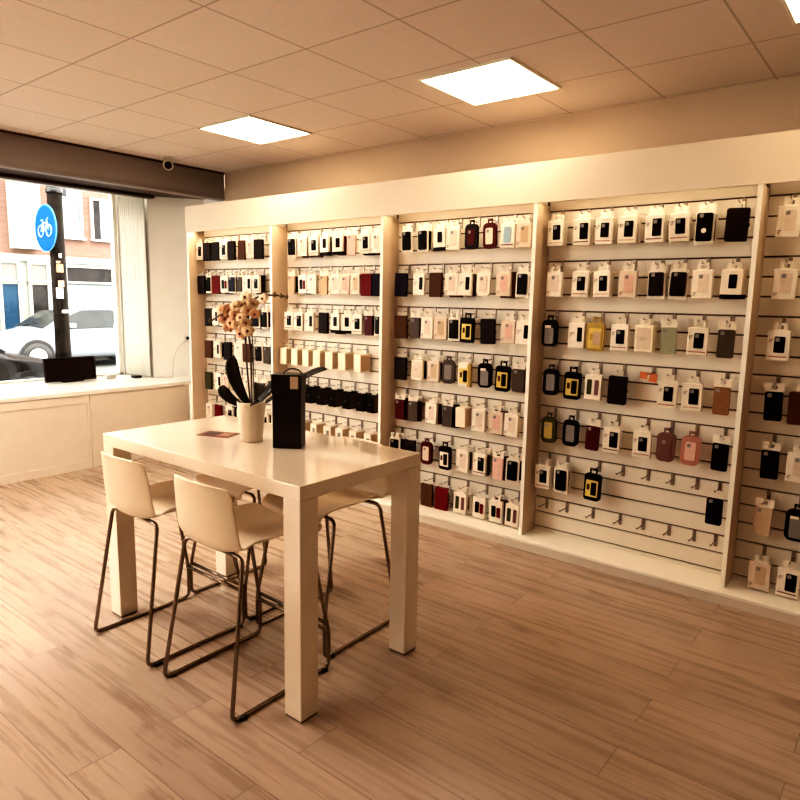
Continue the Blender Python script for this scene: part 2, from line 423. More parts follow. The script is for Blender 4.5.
def tabmesh(w, c, zt=.010, zb=-.032):
    def f(k):
        m = cmat(c)
        k.box((-w/2, -.0008, zb), (-.014, .0008, zt), m); k.box((.014, -.0008, zb), (w/2, .0008, zt), m)
        k.box((-.014, -.0008, -.004), (.014, .0008, zt), m); k.box((-.014, -.0008, zb), (.014, .0008, -.022), m)
    return part(('hang_tab', w, c, zt, zb), f)
def boxm(name, w, zt, zb, d, c, bev=.002, cx=0, yo=0):
    return part((name, w, zt, zb, d, c, cx, yo), lambda k: k.box((cx-w/2, yo-d/2, zb), (cx+w/2, yo+d/2, zt), cmat(c), bev))
def slabm(name, w, h, d, c, cx, cz, yo, r=.010, rough=.3):
    return part((name, w, h, d, c, cx, cz, yo, r), lambda k: k.prism(rrect(w, h, r, cx, cz), yo-d/2, yo+d/2, cmat(c, rough)))
def camdot(cx, cz, yo):
    return part(('camera_hole', cx, cz, yo), lambda k: (k.prism(rrect(.020, .020, .005, cx, cz), yo-.0008, yo+.0008, cmat('steel', .3))))
def lines(cx, cz, yo, c='mauve', n=3, w=.022):
    def f(k):
        for i in range(n): k.box((cx-w/2, yo-.0005, cz-i*.007), (cx-w/2+w*(1-.22*i), yo+.0005, cz-i*.007+.0028), cmat(c))
    return part(('print_lines', cx, cz, yo, c, n, w), f)

def parts_for(t, var):
    """list of (name, mesh, [children]) for a kind of package; hanging hole at the origin, front towards -y"""
    P = []
    if t[0] == 'W':
        body = {'p': 'pale', 't': 'pale', 'f': 'cream', 'l': 'white', 'g': 'white', 'w': 'white'}.get(t[1:], 'white')
        big = t in ('Kw',)
        w, h = (.104, .150)
        P.append(('hang_tab', tabmesh(.060, 'white'), []))
        P.append(('carton', boxm('carton', w, -.030, -.030-h, .024, body), []))
        yf = -.0126
        if t == 'W':
            cx = (.010, .014, .006)[var % 3]; hh = (.088, .094, .082)[var % 3]
            P.append(('phone_picture', slabm('phone_picture', .050, hh, .002, 'black', cx, -.100, yf, .006), [('camera_hole', camdot(cx-.010, -.100+hh/2-.016, yf-.0014))]))
            P.append(('print_lines', lines(-.034, -.075, yf, 'mauve', 3, .020), []))
            P.append(('colour_strip', boxm('colour_strip', .088, -.158, -.164, .001, ('tan', 'mauve', 'pink')[var % 3], 0, 0, yf), []))
        elif t == 'Wx':
            P.append(('phone_picture', slabm('phone_picture', .030, .086, .002, 'black', .022, -.098, yf, .006), []))
            P.append(('print_lines', lines(-.025, -.09, yf, 'mauve', 5, .030), []))
        elif t in ('Wl', 'Wp', 'Wt'):
            c = {'Wl': 'pale', 'Wp': 'blush', 'Wt': 'tan'}[t]
            P.append(('phone_picture', slabm('phone_picture', .052, .100, .002, c, .006, -.100, yf, .008), [('camera_hole', camdot(-.006, -.064, yf-.0014))]))
            P.append(('print_lines', lines(-.036, -.15, yf, 'mauve', 3, .018), []))
        elif t == 'Wb':
            P.append(('phone_picture', slabm('phone_picture', .056, .100, .002, 'blue', .0, -.098, yf, .012), []))
            P.append(('colour_strip', boxm('colour_strip', .090, -.156, -.164, .001, 'mauve', 0, 0, yf), []))
        elif t == 'Wf':
            P.append(('inner_frame', slabm('inner_frame', .078, .122, .002, 'pale', 0, -.104, yf, .006), [('print_lines', lines(0, -.10, yf-.0016, 'tan', 3, .04))]))
        elif t == 'Wk':
            P.append(('phone_picture', slabm('phone_picture', .040, .072, .002, 'black', .006, -.090, yf, .006), []))
            P.append(('colour_strip', boxm('colour_strip', .1045, -.156, -.181, .0246, 'black', .002), []))
        elif t == 'Wr':
            P.append(('phone_picture', slabm('phone_picture', .034, .078, .002, 'black', -.014, -.104, yf, .006), []))
            P.append(('phone_picture', slabm('phone_picture', .030, .070, .002, 'red', .024, -.108, yf, .006), []))
        elif t == 'Wg':
            P.append(('phone_picture', slabm('phone_picture', .030, .092, .002, 'olive', -.022, -.104, yf, .006), []))
            P.append(('phone_picture', slabm('phone_picture', .026, .092, .002, 'mauve', .024, -.104, yf, .006), []))
    elif t[0] == 'K':
        c = {'K': 'black', 'Kt': 'black', 'Kb': 'brown', 'Kg': 'gray', 'Kn': 'navy', 'Kw': 'black', 'Kh': 'dark'}[t]
        hh = .176 if t in ('Kt', 'Kw') else .160
        P.append(('hang_tab', tabmesh(.070, 'white'), []))
        P.append(('backing_card', slabm('backing_card', .098, hh, .006, 'white', 0, -.026-hh/2, 0, .004, .5), []))
        ww = .080 if t in ('Kh', 'Kw', 'Kn') else .070
        kids = [('camera_hole', camdot(-.016, -.052, -.0142))]
        if t == 'Kw': kids.append(('round_emblem', part(('round_emblem',), lambda k: k.lathe([(.013, -.0155), (.013, -.0135)], cmat('white'), (0, 0, -.13), 20, 'Y'))))
        P.append(('phone_case', slabm('phone_case', ww, hh-.030, .012, c, 0, -.024-hh/2, -.0075), kids))
    elif t[0] == 'S':
        c = {'S': 'dark', 'Sr': 'red', 'Sb': 'brown', 'So': 'olive', 'Sn': 'navy'}[t]
        big = .0
        P.append(('hang_tab', tabmesh(.050, 'white'), []))
        P.append(('wallet_case', slabm('wallet_case', .104, .168, .022, c, 0, -.108, 0, .008, .45), [('spine', part(('spine', c), lambda k: k.box((-.056, -.010, -.188), (-.050, .010, -.028), cmat(c), .003)))]))
        P.append(('closing_strap', part(('closing_strap', c), lambda k: k.box((.030, -.0135, -.120), (.056, .0135, -.098), cmat(c), .003)), []))
    elif t[0] == 'D':
        c = {'D': 'dark', 'Dr': 'maroon', 'Dy': 'olive', 'Dg': 'gray', 'Dp': 'pink', 'Dw': 'white', 'Dk': 'black', 'Dn': 'navy', 'Dm': 'mauve'}[t]
        inner = {'D': 'maroon', 'Dr': 'pale', 'Dy': 'gold', 'Dg': 'steel', 'Dp': 'blush', 'Dw': 'pale', 'Dk': 'white', 'Dn': 'steel', 'Dm': 'mauve'}[t]
        out = rrect(.100, .165, .030, 0, -.098)
        P.append(('hang_loop', part(('hang_loop', c), lambda k: (k.box((-.018, -.002, -.024), (-.010, .002, .012), cmat(c)), k.box((.010, -.002, -.024), (.018, .002, .012), cmat(c)), k.box((-.018, -.002, -.002), (.018, .002, .012), cmat(c)))), []))
        P.append(('blister_shell', part(('blister_shell', c), lambda k: k.prism(out, -.011, .011, cmat(c, .3))), []))
        if t == 'Dk':
            P.append(('label_sticker', boxm('label_sticker', .040, -.050, -.068, .002, 'white', 0, -.01, -.0118), []))
            P.append(('phone_case', slabm('phone_case', .060, .100, .004, 'steel', 0, -.115, -.0125), []))
        else:
            P.append(('insert_card', slabm('insert_card', .056, .104, .004, inner, 0, -.100, -.0125, .010), [('camera_hole', camdot(-.010, -.068, -.0152))]))
    elif t[0] == 'Y':
        rim = {'Y': 'black', 'Yg': 'gold', 'Yw': 'white', 'Yk': 'black'}[t]; fr = 'white' if t == 'Yk' else 'yellow'
        P.append(('hang_tab', tabmesh(.050, rim), []))
        P.append(('outer_case', part(('outer_case', rim), lambda k: k.prism(rrect(.104, .168, .020, 0, -.108), -.011, .011, cmat(rim, .35))), []))
        P.append(('picture_frame', slabm('picture_frame', .078, .104 if t != 'Yg' else .120, .004, fr, 0, -.116, -.0128, .004),
                  [('phone_picture', slabm('phone_picture', .034 if t != 'Yg' else .046, .080, .002, 'black' if t != 'Yg' else 'tan', .013, -.116, -.0156, .005)), ('phone_picture', slabm('phone_picture', .018, .036, .002, 'brown' if t != 'Yg' else 'gold', -.022, -.108, -.0156, .004))]))
        if t == 'Yw': P.append(('colour_strip', boxm('colour_strip', .030, -.030, -.190, .023, 'gold', .002, .040), []))
    elif t[0] == 'B':
        c = {'B': 'cream', 'Bk': 'black', 'Bg': 'white'}[t]
        P.append(('hang_tab', tabmesh(.046, 'white'), []))
        P.append(('carton', boxm('carton', .078, -.030, -.168, .105, c, .002, 0, .010), []))
        P.append(('side_shading', part(('side_shading', t), lambda k: k.box((.0385, -.038, -.160), (.0396, .056, -.040), cmat({'B': 'tan', 'Bk': 'gray', 'Bg': 'tan'}[t]))), []))  # flat tone on the side face, painted to imitate its shading
        if t == 'Bg': P.append(('phone_picture', slabm('phone_picture', .030, .060, .002, 'steel', .006, -.095, -.0435, .005), []))
        if t == 'Bk': P.append(('print_lines', lines(0, -.10, -.0430, 'gray', 3, .03), []))
    elif t[0] in 'HC':
        c = {'Hb': 'bronze', 'Hg': 'gray', 'Hp': 'blush', 'Ht': 'tan', 'Hm': 'maroon', 'Hk': 'black', 'Cg': 'green'}[t]
        P.append(('header_card', tabmesh(.088, 'white', .010, -.036), []))
        P.append(('phone_case', slabm('phone_case', .082, .150, .014, c, 0, -.110, 0, .010, .3), [('camera_hole', camdot(-.020, -.054, -.0078))]))
    elif t[0] == 'T':
        P.append(('price_ticket', part(('price_ticket',), lambda k: (k.box((-.050, -.001, -.030), (-.006, .001, .008), cmat('orange')), k.box((.006, -.001, -.038), (.050, .001, .008), cmat('orange')), k.box((-.006, -.001, -.002), (.006, .001, .008), cmat('orange')))), []))
    return P
LOOK = {'W': 'white carton with dark phone picture', 'Wl': 'pale carton with faint phone picture', 'Wp': 'pale carton with pink phone picture', 'Wt': 'pale carton with tan phone picture', 'Wb': 'white carton with bluish phone picture',
 'Wf': 'cream carton with beige inner frame', 'Wk': 'white carton with black bottom band', 'Wx': 'white carton with narrow phone picture', 'Wr': 'white carton picturing black and red', 'Wg': 'white carton picturing two dark cases',
 'K': 'black case on white backing card', 'Kt': 'tall black case on white card', 'Kb': 'brown case on white backing card', 'Kg': 'grey case on white backing card', 'Kn': 'navy case on white backing card',
 'Kw': 'tall black case with round emblem', 'Kh': 'wide dark case on white card', 'S': 'dark wallet case with strap', 'Sr': 'dark red wallet phone case', 'Sb': 'brown wallet case with strap', 'So': 'olive green wallet phone case', 'Sn': 'navy wallet case with strap',
 'D': 'rounded black blister phone case', 'Dr': 'rounded maroon blister phone case', 'Dy': 'rounded olive and gold case', 'Dg': 'rounded grey blister phone case', 'Dp': 'rounded pink blister phone case', 'Dw': 'rounded white blister phone case',
 'Dk': 'rounded black case with label', 'Dn': 'rounded navy blister phone case', 'Dm': 'rounded dark mauve phone case', 'Y': 'black pack with yellow picture', 'Yg': 'golden pack with yellow picture', 'Yw': 'white pack with yellow picture',
 'Yk': 'black pack with white picture', 'B': 'deep cream accessory carton', 'Bk': 'deep black accessory carton', 'Bg': 'deep white carton with grey window', 'Hb': 'bronze phone case on header', 'Hg': 'grey phone case on header',
 'Hp': 'pink phone case on header', 'Ht': 'tan phone case on header', 'Hm': 'maroon phone case on header', 'Hk': 'black phone case on header', 'Cg': 'greenish clear phone case', 'T': 'small orange price ticket'}
ORD = ['first', 'second', 'third', 'fourth', 'fifth', 'sixth', 'seventh', 'eighth', 'ninth', 'tenth']
ROWN = ['top row', 'second row', 'third row', 'fourth row', 'fifth row', 'sixth row', 'bottom row']
BAYS = ['window bay', 'second bay from window', 'middle bay', 'fourth bay from window', 'fifth bay from window']
PROTO = {}
def product(t, var, loc, rz, label, bay, row):
    key = (t, var % 3 if t == 'W' else 0)
    nm = 'hanging_price_ticket' if t == 'T' else ('hanging_accessory_carton' if t[0] == 'B' else ('hanging_wallet_case' if t[0] == 'S' else 'hanging_case_pack'))
    PS = parts_for(t, var)
    if t == 'T':
        root = link(nm, PS[0][1])
    else:
        root = bpy.data.objects.new(nm, None); root.empty_display_size = .02; COL.objects.link(root)
        for (n, me, kids) in PS:
            c = bpy.data.objects.new(n, me); COL.objects.link(c); c.parent = root
            for kn, km in kids:
                kk = bpy.data.objects.new(kn, km); COL.objects.link(kk); kk.parent = c
    root.location = loc; root.rotation_euler = (0, rz[1], rz[0])
    tag(root, label, {'T': 'price ticket', 'B': 'carton'}.get(t[0], 'phone case'), 'packs on the %s, %s' % (ROWN[row], BAYS[bay]))
    return root
PRODUCTS = {
  (0, 0): [(0.109, 'W'), (0.222, 'S'), (0.356, 'S'), (0.479, 'W'), (0.593, 'S'), (0.744, 'Sb'), (0.858, 'Wp'), (0.973, 'S')],
  (0, 1): [(0.122, 'S'), (0.235, 'K'), (0.359, 'Sr'), (0.481, 'Wr'), (0.594, 'Kn'), (0.707, 'Kg'), (0.82, 'Wx'), (0.933, 'W')],
  (0, 2): [(0.221, 'S'), (0.334, 'Wx'), (0.455, 'W'), (0.575, 'K'), (0.693, 'Wl'), (0.806, 'W'), (0.92, 'K'), (1.041, 'K')],
  (0, 3): [(0.21, 'Sb'), (0.352, 'Wx'), (0.506, 'S'), (0.669, 'Wl'), (0.799, 'Sb'), (0.952, 'K'), (1.065, 'Hg')],
  (0, 4): [(0.197, 'So'), (0.354, 'Wx'), (0.467, 'Wp'), (0.601, 'W'), (0.791, 'Wl'), (0.904, 'Wx'), (1.017, 'W')],
  (0, 5): [(0.201, 'Wl'), (0.345, 'Sr'), (0.516, 'W'), (0.681, 'Wl'), (0.827, 'W'), (1.024, 'Wx')],
  (1, 0): [(1.397, 'K'), (1.53, 'Wl'), (1.659, 'W'), (1.784, 'Wk'), (1.927, 'Wk'), (2.076, 'Hp'), (2.213, 'W'), (2.327, 'Wl')],
  (1, 1): [(1.394, 'Ht'), (1.531, 'Wr'), (1.644, 'Wl'), (1.773, 'Ht'), (1.896, 'Wl'), (2.009, 'Wp'), (2.122, 'Wt'), (2.235, 'Sr'), (2.348, 'Sn')],
  (1, 2): [(1.365, 'W'), (1.479, 'W'), (1.61, 'Wx'), (1.774, 'S'), (1.909, 'Wk'), (2.03, 'Wk'), (2.143, 'W'), (2.256, 'Hm'), (2.369, 'K')],
  (1, 3): [(1.313, 'B'), (1.451, 'B'), (1.586, 'B'), (1.716, 'B'), (1.854, 'B'), (1.999, 'B'), (2.171, 'B')],
  (1, 4): [(1.503, 'Bk'), (1.617, 'Bk'), (1.752, 'Bk'), (1.89, 'Bk'), (2.046, 'Bk'), (2.196, 'Bk'), (2.311, 'Bk')],
  (1, 5): [(1.522, 'Bg'), (1.681, 'Bg'), (1.834, 'Bg'), (1.971, 'Bg'), (2.125, 'Bg'), (2.285, 'Bg')],
  (2, 0): [(2.614, 'K'), (2.758, 'K'), (2.905, 'Wk'), (3.021, 'Wl'), (3.166, 'D'), (3.305, 'Dr'), (3.443, 'Wb'), (3.557, 'Wt')],
  (2, 1): [(2.576, 'Sn'), (2.74, 'Wx'), (2.881, 'Sb'), (3.016, 'Wl'), (3.131, 'Wx'), (3.273, 'Dw'), (3.424, 'Wp'), (3.563, 'K')],
  (2, 2): [(2.574, 'Sb'), (2.707, 'Hg'), (2.82, 'Wl'), (2.933, 'Wt'), (3.046, 'K'), (3.159, 'Y'), (3.317, 'S'), (3.474, 'Wp'), (3.587, 'Wx')],
  (2, 3): [(2.581, 'S'), (2.74, 'Wf'), (2.883, 'Wt'), (3.013, 'Dg'), (3.147, 'Yw'), (3.308, 'Dk'), (3.45, 'Y'), (3.562, 'Hg')],
  (2, 4): [(2.579, 'Hm'), (2.702, 'Hg'), (2.876, 'Wl'), (3.016, 'Hg'), (3.134, 'B'), (3.273, 'Wl'), (3.407, 'Wp'), (3.529, 'Wl')],
  (2, 5): [(2.538, 'K'), (2.682, 'S'), (2.84, 'Dr'), (3.001, 'Yk'), (3.155, 'Wl'), (3.295, 'W'), (3.437, 'Hp'), (3.552, 'K')],
  (2, 6): [(2.7, 'S'), (2.85, 'Sb'), (2.985, 'Sr'), (3.15, 'Wg'), (3.308, 'Wr'), (3.436, 'Wr'), (3.567, 'Wg')],
  (3, 0): [(3.772, 'W'), (3.939, 'W'), (4.08, 'W'), (4.215, 'W'), (4.366, 'W'), (4.494, 'W'), (4.627, 'Kw'), (4.787, 'S')],
  (3, 1): [(3.783, 'Wl'), (3.952, 'W'), (4.082, 'W'), (4.237, 'Wp'), (4.395, 'Kh'), (4.518, 'Kh'), (4.637, 'Wl'), (4.785, 'Wk')],
  (3, 2): [(3.767, 'Dk'), (3.946, 'Wx'), (4.066, 'Yg'), (4.211, 'W'), (4.35, 'Wf'), (4.483, 'Cg'), (4.642, 'W'), (4.782, 'Hg')],
  (3, 3): [(3.792, 'Dn'), (3.939, 'Y'), (4.073, 'Wg'), (4.221, 'S'), (4.392, 'T'), (4.505, 'W'), (4.635, 'W'), (4.784, 'Hb')],
  (3, 4): [(3.795, 'Dy'), (3.944, 'Dn'), (4.087, 'Hm'), (4.206, 'W'), (4.384, 'W'), (4.52, 'Dm'), (4.655, 'Dp'), (4.804, 'Hk')],
  (3, 5): [(3.771, 'W'), (3.896, 'K'), (4.107, 'Y'), (4.255, '-'), (4.406, '-'), (4.544, '-'), (4.681, '-'), (4.8, 'Hk')],
  (3, 6): [(3.768, '-'), (3.909, '-'), (4.085, '-'), (4.258, '-'), (4.398, '-'), (4.55, '-'), (4.689, '-'), (4.803, '-')],
  (4, 0): [(5.019, 'Wl')],
  (4, 1): [(5.028, 'Wl')],
  (4, 2): [(5.028, 'W')],
  (4, 3): [(5.029, 'Hk'), (5.152, 'Sb')],
  (4, 4): [(5.041, 'Hk'), (5.172, 'Wl')],
  (4, 5): [(5.041, 'Ht'), (5.192, 'Dk')],
  (4, 6): [(5.049, 'Wt'), (5.185, 'W')],
}

nprod = 0; WHO = {}
for (bay, row), items in PRODUCTS.items():
    zg = Z1 - 3*row*G
    hk = 0
    for i, (x, t) in enumerate(items):
        zh = zg - .022
        h = link('display_hook', HOOK); h.location = (x, -.0005, zh)
        where = '%s, %s' % (ROWN[row], BAYS[bay])
        if t == '-':
            hk += 1
            tag(h, 'bare steel display hook, %s empty one in the %s' % (ORD[hk-1], where), 'hook', 'display hooks, %s' % where)
            continue
        tag(h, 'steel hook carrying the %s pack in the %s' % (ORD[i], where), 'hook', 'display hooks, %s' % where)
        jx = 0; jr = (random.uniform(-.10, .10), random.uniform(-.03, .03))
        y = -.088 if t[0] != 'B' else -.075
        if t == 'T': jr = (0, .12)
        product(t, i+row, (x, y, zh-.0165), jr, '%s, %s in the %s' % (LOOK[t], ORD[i], where), bay, row); nprod += 1
        # a second one hanging behind where the photo shows depth
        two = t[0] in 'WKH' and bay < 4 and ((bay == 3 and row == 0) or random.random() < (.62 if bay < 3 else .35))
        if two:
            t2 = t if bay == 3 else random.choice(('S', 'Sb', 'K', 'Hm', 'Hg', 'K', t))
            product(t2, i+row, (x+(.004 if bay == 3 else .016), y+.036, zh-.0165), (jr[0]*.3-.02, -jr[1]), '%s, behind the %s, %s' % (LOOK[t2], ORD[i], where), bay, row); nprod += 1
print('products', nprod)

# ------------------------------------------------------------------ table
TX, TY, TL, TWD, TH, TS = 3.9382, -2.3605, 1.3717, .7163, .9176, .0906
tb = empty('bar_table', (TX-TL/2, TY+TWD/2, 0), .0055, 'tall glossy white rectangular bar table with four thick square legs', 'table')
k = MB(); k.box((-TL/2, -TWD/2, TH-.056), (TL/2, TWD/2, TH), None, .0025, 2); k.build('tabletop', tb, M_table)
for sx in (-1, 1):
    for sy in (-1, 1):
        x0 = sx*(TL/2); x1 = sx*(TL/2-TS); y0 = sy*TWD/2; y1 = sy*(TWD/2-TS)
        k = MB(); k.box((x0, y0, .008), (x1, y1, TH-.0565), None, .002); lg = k.build('leg', tb, M_table)
        k = MB(); k.box((x0-sx*.003, y0-sy*.003, 0), (x1+sx*.003, y1+sy*.003, .008)); k.build('foot_pad', lg, M_groove)

# ------------------------------------------------------------------ bar stools
def shell_mesh():
    prof = [(.232, .596), (.238, .616), (.225, .634), (.17, .640), (.08, .636), (-.02, .630), (-.11, .624), (-.160, .616), (-.192, .616), (-.208, .640), (-.216, .69), (-.223, .76), (-.231, .83), (-.238, .880), (-.242, .888)]
    hw   = [.188, .198, .204, .209, .212, .212, .210, .207, .205, .203, .200, .195, .187, .177, .168]
    rows = []
    for i, (y, z) in enumerate(prof):
        r = []
        back = max(0, min(1, (i-7)/2.0))
        for j in range(15):
            t = -1 + 2*j/14; a = abs(t)
            x = t*hw[i]
            lift = (.030*(a**3.2))*(1-back)*(.25+.75*min(1, i/4.)) 
            dip = -.008*(1-a*a)*(1 if 2 < i < 7 else 0)
            wrap = .034*(a**2.6)*back + (.03*a**4 if i in (7, 8) else 0)
            r.append((x - .012*back, y + wrap - .006, z + lift + dip + (.020*(a**3) if 5 < i < 9 else 0) - (.010*a**4 if i > 12 else 0)))
        rows.append(r)
    k = MB(); k.grid(rows); me = k.mesh('seat_shell'); me.materials.append(M_stool); return me
def make_stool():
    t = empty('bar_stool', (0, 0, 0))
    s = link('seat_shell', shell_mesh(), t)
    a = s.modifiers.new('sol', 'SOLIDIFY'); a.thickness = .010; a.offset = 0
    a = s.modifiers.new('sub', 'SUBSURF'); a.levels = 1; a.render_levels = 2
    R = .0088
    for sx in (-1, 1):
        # side loop: rear leg down, floor runner, front leg back up to the seat
        k = MB(); k.tube(rounded([(sx*.08, -.165, .607), (sx*.185, -.172, .607), (sx*.226, -.268, R), (sx*.228, .240, R), (sx*.226, .240, .17), (sx*.200, .150, .612), (sx*.08, .146, .614)], .035, 6), R)
        k.build('leg', t, M_chrome)
        for yy in (-.235, .19):
            k = MB(); k.tube([(sx*.233, yy, .0045), (sx*.233, yy+.03, .0045)], .0112, None, 8)
            for v in k.bm.verts: v.co.z = max(v.co.z, 0)
            k.build('floor_glide', t, M_black)
    k = MB(); k.tube([(-.225, .234, .176), (.225, .234, .176)], R); k.build('footrest', t, M_chrome)
    k = MB(); k.tube([(-.09, -.165, .607), (.09, -.165, .607)], R); k.tube([(-.09, .146, .614), (.09, .146, .614)], R)
    k.tube([(-.07, -.165, .607), (-.07, .146, .614)], R*.9); k.tube([(.07, -.165, .607), (.07, .146, .614)], R*.9); k.build('under_frame', t, M_chrome)
    return t
st = make_stool(); remember(st)
spots = [((2.940, -2.255, 0), 0, 'cream bar stool with chrome legs tucked under the table corner facing the counter'),
         ((3.518, -2.255, 0), 0, 'cream bar stool with chrome legs beside the thick table leg in front'),
         ((2.918, -1.745, 0), PI, 'cream bar stool across the table, behind the orchid pot'),
         ((3.462, -1.745, 0), PI, 'cream bar stool across the table, its backrest showing beyond the black box')]
for i, (p, rz, lb) in enumerate(spots):
    o = st if i == 0 else copy_tree(st)
    o.location = p; o.rotation_euler = (0, 0, rz); tag(o, lb, 'stool', 'bar stools around the white table')

# ------------------------------------------------------------------ things on the table
po = empty('potted_orchid', (3.213, -1.985, TH), 0, 'pale orchid with dark leaves in a cream pot on the bar table', 'plant')
k = MB(); k.lathe([(.040, 0), (.050, .002), (.0655, .178), (.066, .185), (.061, .186), (.058, .150)], None, (0, 0, 0), 36); k.build('pot', po, M_pot)
k = MB(); k.lathe([(.001, .148), (.058, .150), (.057, .155), (.03, .160), (.001, .164)], None, (0, 0, 0), 24); k.build('soil', po, mat('bark_soil', (.03, .018, .012), .9, var=.4, scale=40))
def leaf(p0, p1, p2, p3, wd, nrm):
    L = bez(p0, p1, p2, p3, 12); rows = []; nrm = Vector(nrm)
    for i, p in enumerate(L):
        d = (L[min(i+1, 12)]-L[max(i-1, 0)]).normalized(); s_ = d.cross(nrm).normalized(); u = s_.cross(d)
        t = i/12; w_ = wd*(.30+.70*math.sin(min(1, t*1.35)*PI/2)) * (1 if t < .7 else math.sqrt(max(0.002, 1-((t-.7)/.3)**2)))
        rows.append([p + s_*w_*a_ + u*(abs(a_)*.18*w_) for a_ in (-1, -.6, 0, .6, 1)])
    q_ = MB(); q_.grid(rows); o = q_.build('leaf', po, M_leaf)
    m_ = o.modifiers.new('s', 'SOLIDIFY'); m_.thickness = .004
leaf((-.01, .0, .16), (-.05, -.02, .22), (-.10, -.05, .32), (-.085, -.03, .395), .032, (.6, -.8, .2))
leaf((-.02, -.02, .16), (-.06, -.05, .18), (-.12, -.09, .22), (-.12, -.06, .255), .026, (.5, -.6, .7))
leaf((.02, .0, .16), (.05, .02, .20), (.08, .06, .27), (.105, .10, .31), .024, (.2, -.8, .6))
leaf((.02, .02, .16), (.06, .12, .21), (.17, .20, .335), (.29, .20, .345), .024, (.0, -.6, .8))
leaf((.01, -.02, .16), (.07, -.04, .19), (.11, -.06, .20), (.10, -.05, .20), .020, (.2, -.3, .9))
leaf((-.01, .03, .16), (-.04, .08, .22), (-.08, .12, .26), (-.10, .12, .25), .028, (-.2, .2, .9))
S1 = bez((-.005, 0, .16), (-.03, 0, .36), (-.05, .0, .50), (-.02, .0, .60), 14) + bez((-.02, 0, .60), (.0, .0, .66), (.06, .02, .68), (.19, .05, .665), 12)[1:]
S2 = bez((.005, .0, .16), (-.01, .01, .34), (-.005, .01, .46), (-.03, .0, .56), 14) + bez((-.03, .0, .56), (-.06, -.02, .60), (-.12, -.04, .60), (-.20, -.06, .55), 12)[1:]
for S in (S1, S2):
    k = MB(); k.tube(S, .0042, None, 7); k.build('flower_stem', po, M_stem)
k = MB(); k.tube([(.012, .008, .15), (.004, .006, .58)], .0028, None, 6); k.build('support_stick', po, M_stem)
M_pet = [mat('cream_petal', (.78, .58, .38), .6, var=.08, scale=12), mat('blush_petal', (.72, .44, .28), .6, var=.12, scale=12), mat('pale_petal', (.84, .68, .48), .6, var=.06, scale=12)]
M_lip = mat('brown_red_lip', (.32, .10, .05), .5, var=.2)
def blossom(c, nrm, size, mi):
    nrm = Vector(nrm).normalized(); u = nrm.orthogonal().normalized(); u = (Vector((0, 0, 1)) - nrm*nrm.z).normalized(); s_ = u.cross(nrm); c = Vector(c)
    q_ = MB()
    for j, (a0, L_, w_) in enumerate([(90, 1, .42), (18, 1.05, .62), (162, 1.05, .62), (-50, .92, .40), (-130, .92, .40)]):
        a0 = math.radians(a0); dr = u*math.sin(a0)+s_*math.cos(a0); pr = nrm.cross(dr); rows = []
        for i in range(7):
            t = i/6; ww = w_*size*math.sin(PI*min(.97, .12+t*.86))**.7
            p = c + dr*(t*L_*size) + nrm*(.18*size*math.sin(t*PI)-.10*size*t + .012*size*j)
            rows.append([p + pr*ww*a_ - nrm*(abs(a_)*.10*size) for a_ in (-1, -.5, 0, .5, 1)])
        q_.grid(rows, M_pet[mi])
    o = q_.build('blossom', po)
    q_ = MB(); q_.lathe([(.001, 0), (.16*size, .05*size), (.20*size, .22*size), (.08*size, .42*size), (.001, .45*size)], M_lip, (0, 0, 0), 10)
    R_ = nrm.to_track_quat('Z', 'Y').to_matrix()
    for v in q_.bm.verts: v.co = c + R_ @ v.co
    q_.build('blossom_centre', o)
random.seed(5)
fl = [(-.175, -.05, .555, 1), (-.135, -.06, .60, 1), (-.12, -.05, .535, 1), (-.155, -.04, .51, 1), (-.085, -.05, .575, 1), (-.06, -.06, .525, 0), (-.075, -.05, .62, 0), (-.03, -.06, .565, 0), (-.02, -.05, .51, 0),
      (.005, -.05, .54, 0), (-.035, -.04, .625, 0), (.01, -.03, .60, 0), (-.01, -.03, .665, 2), (.045, -.02, .635, 0), (.05, -.01, .585, 1), (-.05, -.04, .485, 1), (.095, .02, .660, 2), (-.20, -.05, .60, 2), (.02, -.05, .50, 0)]
for (x, y, z, mi) in fl:
    blossom((x*.85+.01, y*.5-.01, (z-.57)*.9+.572), (random.uniform(.1, 1.3), -1, random.uniform(-.3, .35)), random.uniform(.026, .034), mi)
for p, r_ in (((.135, .03, .672), .010), ((.165, .04, .668), .009), ((.19, .05, .664), .008), ((-.215, -.06, .545), .009)):
    k = MB(); k.lathe([(.001, -r_*1.3), (r_*.8, -r_*.6), (r_, .1*r_), (r_*.6, r_*.9), (.001, r_*1.4)], None, p, 10); k.build('flower_bud', po, mat('olive_bud', (.22, .17, .07), .5))

bb = empty('gift_box', (3.425, -1.945, TH), 0, 'tall black box with a small pale card at its top on the table', 'box')
C0 = Vector((3.446, -2.037)); C1 = Vector((3.570, -1.965)); 
ang = math.atan2(C1.y-C0.y, C1.x-C0.x)
bw, bd, bh = .128, .095, .325
bb.rotation_euler = (0, 0, .60)
k = MB(); k.box((-bw/2, -bd/2, 0), (bw/2, bd/2, bh), None, .004, 2); k.build('box_body', bb, M_blackb)
k = MB(); k.box((-bw/2-.003, -bd/2-.003, bh-.085), (bw/2+.003, bd/2+.003, bh+.004), None, .004, 2); k.build('lid', bb, M_blackb)
k = MB(); k.box((.018, -bd/2-.006, bh-.058), (.054, -bd/2-.0035, bh-.004), None, .001); k.build('card_label', bb, mat('pale_card', (.60, .47, .36), .5))
k = MB(); k.tube(bez((-.02, -.02, bh+.002), (-.01, -.02, bh+.035), (.05, .0, bh+.035), (.06, .0, bh+.002), 10), .003); k.build('ribbon_handle', bb, M_blackb)

